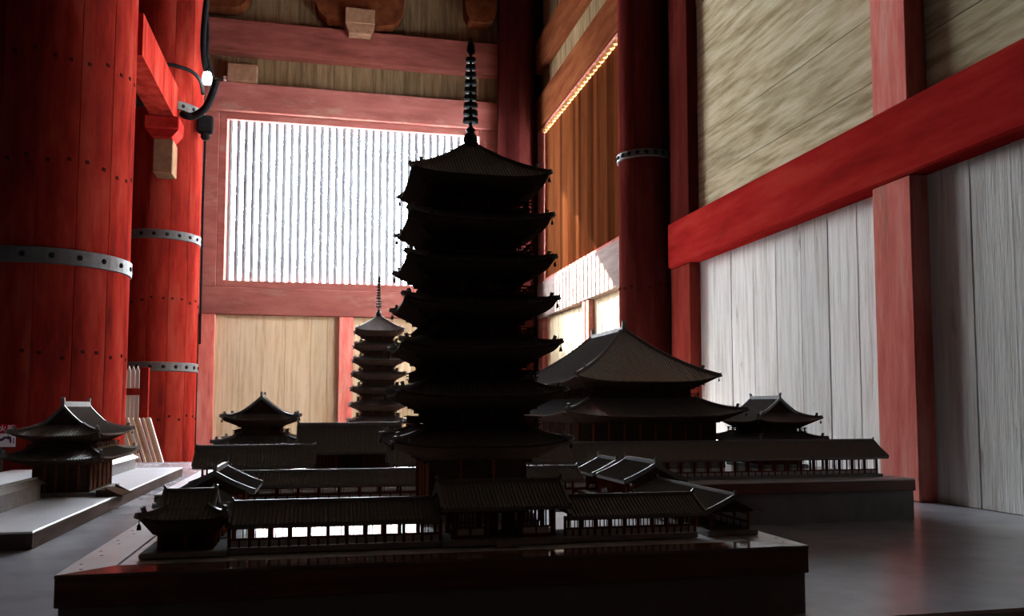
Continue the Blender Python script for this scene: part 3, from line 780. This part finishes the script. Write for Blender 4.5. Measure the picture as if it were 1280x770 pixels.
# ================================================================== SMALLER THINGS OF THE HALL
# tie beam with bearing block between the two left columns
tb = tag(empty('tie_beam', (-2.75, 12.6, 5.5)), 'orange red tie beam on a stepped bearing block beside the left column', 'beam')
def loc_(p, o): return Vector(p) - Vector(o)
O = Vector((-2.75, 12.6, 5.5))
pa = at(172, 92, Y=12.2); pb = at(214, 148, Y=15.9); pa.x = pb.x = (at(205,160,Y=15.6).x); pa.z = pb.z = at(205, 130, Y=15.7).z
MB().bar(Vector((pb.x, 12.75, pb.z))-O, Vector((pb.x, 15.72, pb.z))-O, .38, .62).build('beam_body', M['vermilion'], tb)
bz = pb.z-.31
MB().box(pb.x-.28-O.x, pb.x+.28-O.x, 15.35-O.y, 15.85-O.y, bz-.22-O.z, bz-O.z, .02).build('bearing_block', M['beam_red'], tb)
MB().prism([(pb.x-.16-O.x, bz-.36-O.z),(pb.x+.16-O.x, bz-.36-O.z),(pb.x+.27-O.x, bz-.22-O.z),(pb.x-.27-O.x, bz-.22-O.z)], 'y', 15.40-O.y, 15.85-O.y).build('block_taper', M['beam_red'], tb)
MB().box(pb.x-.15-O.x, pb.x+.17-O.x, 15.5-O.y, 15.95-O.y, bz-.95-O.z, bz-.36-O.z, .015).build('tenon_end', M['wood_bare'], tb)

# bracket arm and block over the window, small block, corner bracket
def arm(cx, z, label, wd=1.0, depth=.34):
    root = tag(empty('bracket_arm', (cx, B-.1, z)), label, 'bracket', 'bracket arms above the window')
    po = [(-1.0*wd, .75), (-1.0*wd, .45), (-.92*wd, .22), (-.74*wd, .07), (-.45*wd, 0), (.45*wd, 0), (.74*wd, .07), (.92*wd, .22), (1.0*wd, .45), (1.0*wd, .75)]
    MB().prism(po, 'y', -.25, .18).build('curved_arm', M['beam_brown'], root)
    return root
a1 = at(450, 28, Y=B-.4)
arm(a1.x, a1.z-.02, 'curved bracket arm above the middle of the window beam')
blk = tag(empty('bearing_block', (a1.x, B-.2, a1.z)), 'stepped wooden bearing block sitting on the upper tie beam', 'block')
z0 = at(450, 42, Y=B-.4).z - a1.z
MB().box(-.33, .33, -.30, .24, z0+.2, z0+.55, .015).build('block_head', M['wood_bare'], blk)
MB().prism([(-.24,z0-.02),(.24,z0-.02),(.33,z0+.2),(-.33,z0+.2)], 'y', -.28, .22).build('block_taper', M['wood_bare'], blk)
a2 = at(641, 18, Y=B-.5)
arm(3.47, a2.z-.20, 'curved bracket arm in the dark corner above the pagoda spire', wd=.38)
a3 = at(268, 6, Y=B-.4)
arm(a3.x, a3.z, 'curved bracket arm end beside the cables at the top left', wd=.75)
q0, q1 = at(283, 104, Y=B-.15), at(322, 84, Y=B-.15)
tag(MB().box(-(q1.x-q0.x)/2, (q1.x-q0.x)/2, -.12, .13, 0, q1.z-q0.z, .02).build('wooden_block', M['wood_bare'], loc=((q0.x+q1.x)/2, B-.02, 8.02)), 'weathered wooden block on the beam at the window top left', 'block')

# cables and lamp at the column beside the window
def cable(pts, r, label, grp='black cables on the column'):
    P = [Vector(p) for p in pts]; out = []
    for i in range(len(P)-1):
        p0, p1, p2, p3 = P[max(i-1,0)], P[i], P[i+1], P[min(i+2, len(P)-1)]
        for k in range(6):
            t = k/6
            out.append(.5*((2*p1) + (p2-p0)*t + (2*p0-5*p1+4*p2-p3)*t*t + (3*p1-p0-3*p2+p3)*t**3))
    out.append(P[-1]); o = out[0]
    return tag(MB().tube([p-o for p in out], r, 8).build('cable', M['black'], smooth=True, loc=o), label, 'cable', grp)
YC = 16.0
cable([at(259,-8,Y=YC), at(255,30,Y=YC), at(254,60,Y=YC), at(257,85,Y=YC), at(264,103,Y=YC), at(266,120,Y=YC)], .05, 'black cable running straight down from the ceiling to the lamp')
cable([at(256,-8,Y=YC+.1), at(260,40,Y=YC+.1), at(259,70,Y=YC+.1), at(266,96,Y=YC+.1)], .03, 'thin cable beside the straight black one')
cable([at(178,82,Y=15.72), at(205,80,Y=15.80), at(235,87,Y=15.9), at(250,100,Y=YC-.05), at(254,118,Y=YC-.05)], .035, 'thin black cable draped across the column above its iron band')
cable([at(228,142,Y=15.8), at(233,144.5,Y=15.76), at(242,145,Y=15.78), at(256,136,Y=YC-.28), at(265,118,Y=YC-.28), at(270,101,Y=YC-.28)], .065, 'thick looped black cable hanging under the bright lamp')
lp = at(259, 98, Y=15.8)
lamp = tag(empty('spot_lamp', lp), 'small bright white lamp fixed among the cables by the column', 'lamp')
MB().lathe([(0,-.1),(.06,-.1),(.075,-.05),(.075,.05),(.06,.1),(0,.1)], 14).build('bulb', M['lamp_white'], lamp, smooth=True)
MB().lathe([(.03,.1),(.05,.11),(.05,.17),(.02,.19)], 12).build('socket', M['black'], lamp)
jb = at(257, 156, Y=16.3)
j = tag(empty('junction_box', jb), 'dark metal fitting below the cable loop beside the window jamb', 'fitting')
MB().box(-.13,.13,-.08,.08,-.16,.16,.02).build('housing', M['black'], j)
MB().lathe([(.05,-.28),(.08,-.24),(.08,-.18),(.04,-.15)], 10).build('gland', M['black'], j)
MB().tube([(.0,0,-.27),(-.01,0,-1.5),(0,0,-4)], .02, 6).build('lead', M['black'], j)
ins = Vector((at(281, 99, Y=B-.06).x, B-.05, 8.082))
iz = tag(empty('insulator', ins), 'small white insulator knob by the wooden block', 'insulator')
MB().lathe([(0,-.06),(.035,-.06),(.035,-.02),(.02,0),(.035,.02),(.035,.06),(0,.06)], 10).build('knob', M['lamp_dim'], iz)
MB().bar((0,0,0),(-.2,.0,-.0),.03,.03).build('pin', M['iron'], iz)

# lattice screen and loose boards behind the left column
YS = 15.2
s0, s1 = at(150, 570, Y=YS), at(187, 456, Y=YS)
scr = tag(empty('lattice_screen', (s0.x, YS, FZ)), 'red framed lattice screen with cream slats behind the left column', 'screen')
hgt = s1.z-FZ; wd = s1.x-s0.x
MB().box(wd-.13, wd, -.05,.05, 0, hgt-.04, .006).build('stile', M['vermilion'], scr)
MB().box(-.8, -.67, -.05,.05, 0, hgt-.04, .006).build('stile', M['vermilion'], scr)
zm = at(170, 490, Y=YS).z-FZ
MB().box(-.67, wd-.13, -.05,.05, zm-.05, zm+.06, .006).build('cross_rail', M['vermilion'], scr)
MB().box(-.67, wd-.13, -.05,.05, .2, .35, .006).build('cross_rail', M['vermilion'], scr)
x = wd-.18
while x > -.66:
    MB().prism([(x-.028,.1),(x+.028,.1),(x+.028,hgt-.10),(x,hgt-.02),(x-.028,hgt-.10)], 'y', .0, .04).build('slat', M['cream'], scr); x -= .066
def leaning(px0, px1, label):
    t0, t1 = at(px0, 523, Y=14.9), at(px1, 582, Y=14.35)
    root = tag(empty('loose_board', (t1.x, t1.y, FZ)), label, 'board', 'boards leaning by the column')
    top = Vector((t0.x, t0.y, t0.z)) - root.location
    foot = Vector((t1.x-t1.x + (t1.z-FZ)*.28, -.10, 0.0))
    w = .095
    MB().bar(foot, top, w, .03, up=(0,1,.2)).build('panel', M['tan'], root)
    for s in (-1, 1):
        MB().bar(foot+Vector((s*w/2,-.012,0)), top+Vector((s*w/2,-.012,0)), .035, .05, up=(0,1,.2)).build('batten', M['cream'], root)
    return root
leaning(155.5, 175.5, 'tan loose board nearest the left column, leaning')
leaning(169.5, 190, 'middle tan loose board of the three leaning by the column')
leaning(183, 203, 'rightmost tan loose board leaning against the second column')
rb0 = at(272, 567, Y=B-.1)
tag(MB().box(-.12,.12,-.1,.1,-.15,.15,.01).build('red_block', M['vermilion'], loc=(rb0.x, B-.0, rb0.z)), 'small red block at the foot of the warm planks', 'block')

# fire extinguisher sign in the dark at the left edge
sg = at(20, 530, Y=10.8); sg1 = at(20, 558.5, Y=10.8)
hh = sg.z-sg1.z; ww = hh*1.05
sign = tag(empty('extinguisher_sign', (sg.x-ww/2, 10.8, 0)), 'red and white fire extinguisher sign at the dark left edge', 'sign')
MB().lathe([(.11,0),(.11,.015),(.015,.03),(.012, sg1.z)], 14).build('stand', M['iron'], sign)
MB().box(-ww/2, ww/2, 0, .012, sg1.z, sg1.z+hh*.58).build('picture_panel', M['sign_white'], sign)
MB().box(-ww/2, ww/2, 0, .012, sg1.z+hh*.58, sg.z).build('title_panel', M['sign_red'], sign)
pic = MB()
def blob(pts): pic.prism([(x*ww-ww/2, sg1.z+hh*y) for x, y in pts], 'y', -.002, 0)
blob([(.30,.22),(.52,.26),(.62,.36),(.66,.44),(.58,.46),(.48,.38),(.30,.30)])
blob([(.60,.44),(.84,.46),(.86,.20),(.80,.14),(.76,.32),(.64,.36)]); blob([(.92,.14),(.96,.16),(.95,.42),(.91,.36)])
blob([(.08,.30),(.24,.36),(.26,.26),(.12,.14)])
pic.build('picture', M['sign_ink'], sign)
for k, ch in enumerate('消火器'):
    cu = bpy.data.curves.new('lettering', 'FONT'); cu.body = ch; cu.size = hh*.30; cu.align_x = 'CENTER'; cu.align_y = 'CENTER'; cu.extrude = .001
    to = bpy.data.objects.new('tmp_text', cu); C.objects.link(to)
    me = bpy.data.meshes.new_from_object(to.evaluated_get(bpy.context.evaluated_depsgraph_get()))
    bpy.data.objects.remove(to)
    me.materials.clear(); me.materials.append(M['sign_white'])
    put('lettering', me, sign, ((-.31+.31*k)*ww, -.002, sg1.z+hh*.79), rot=(R(90), 0, 0))
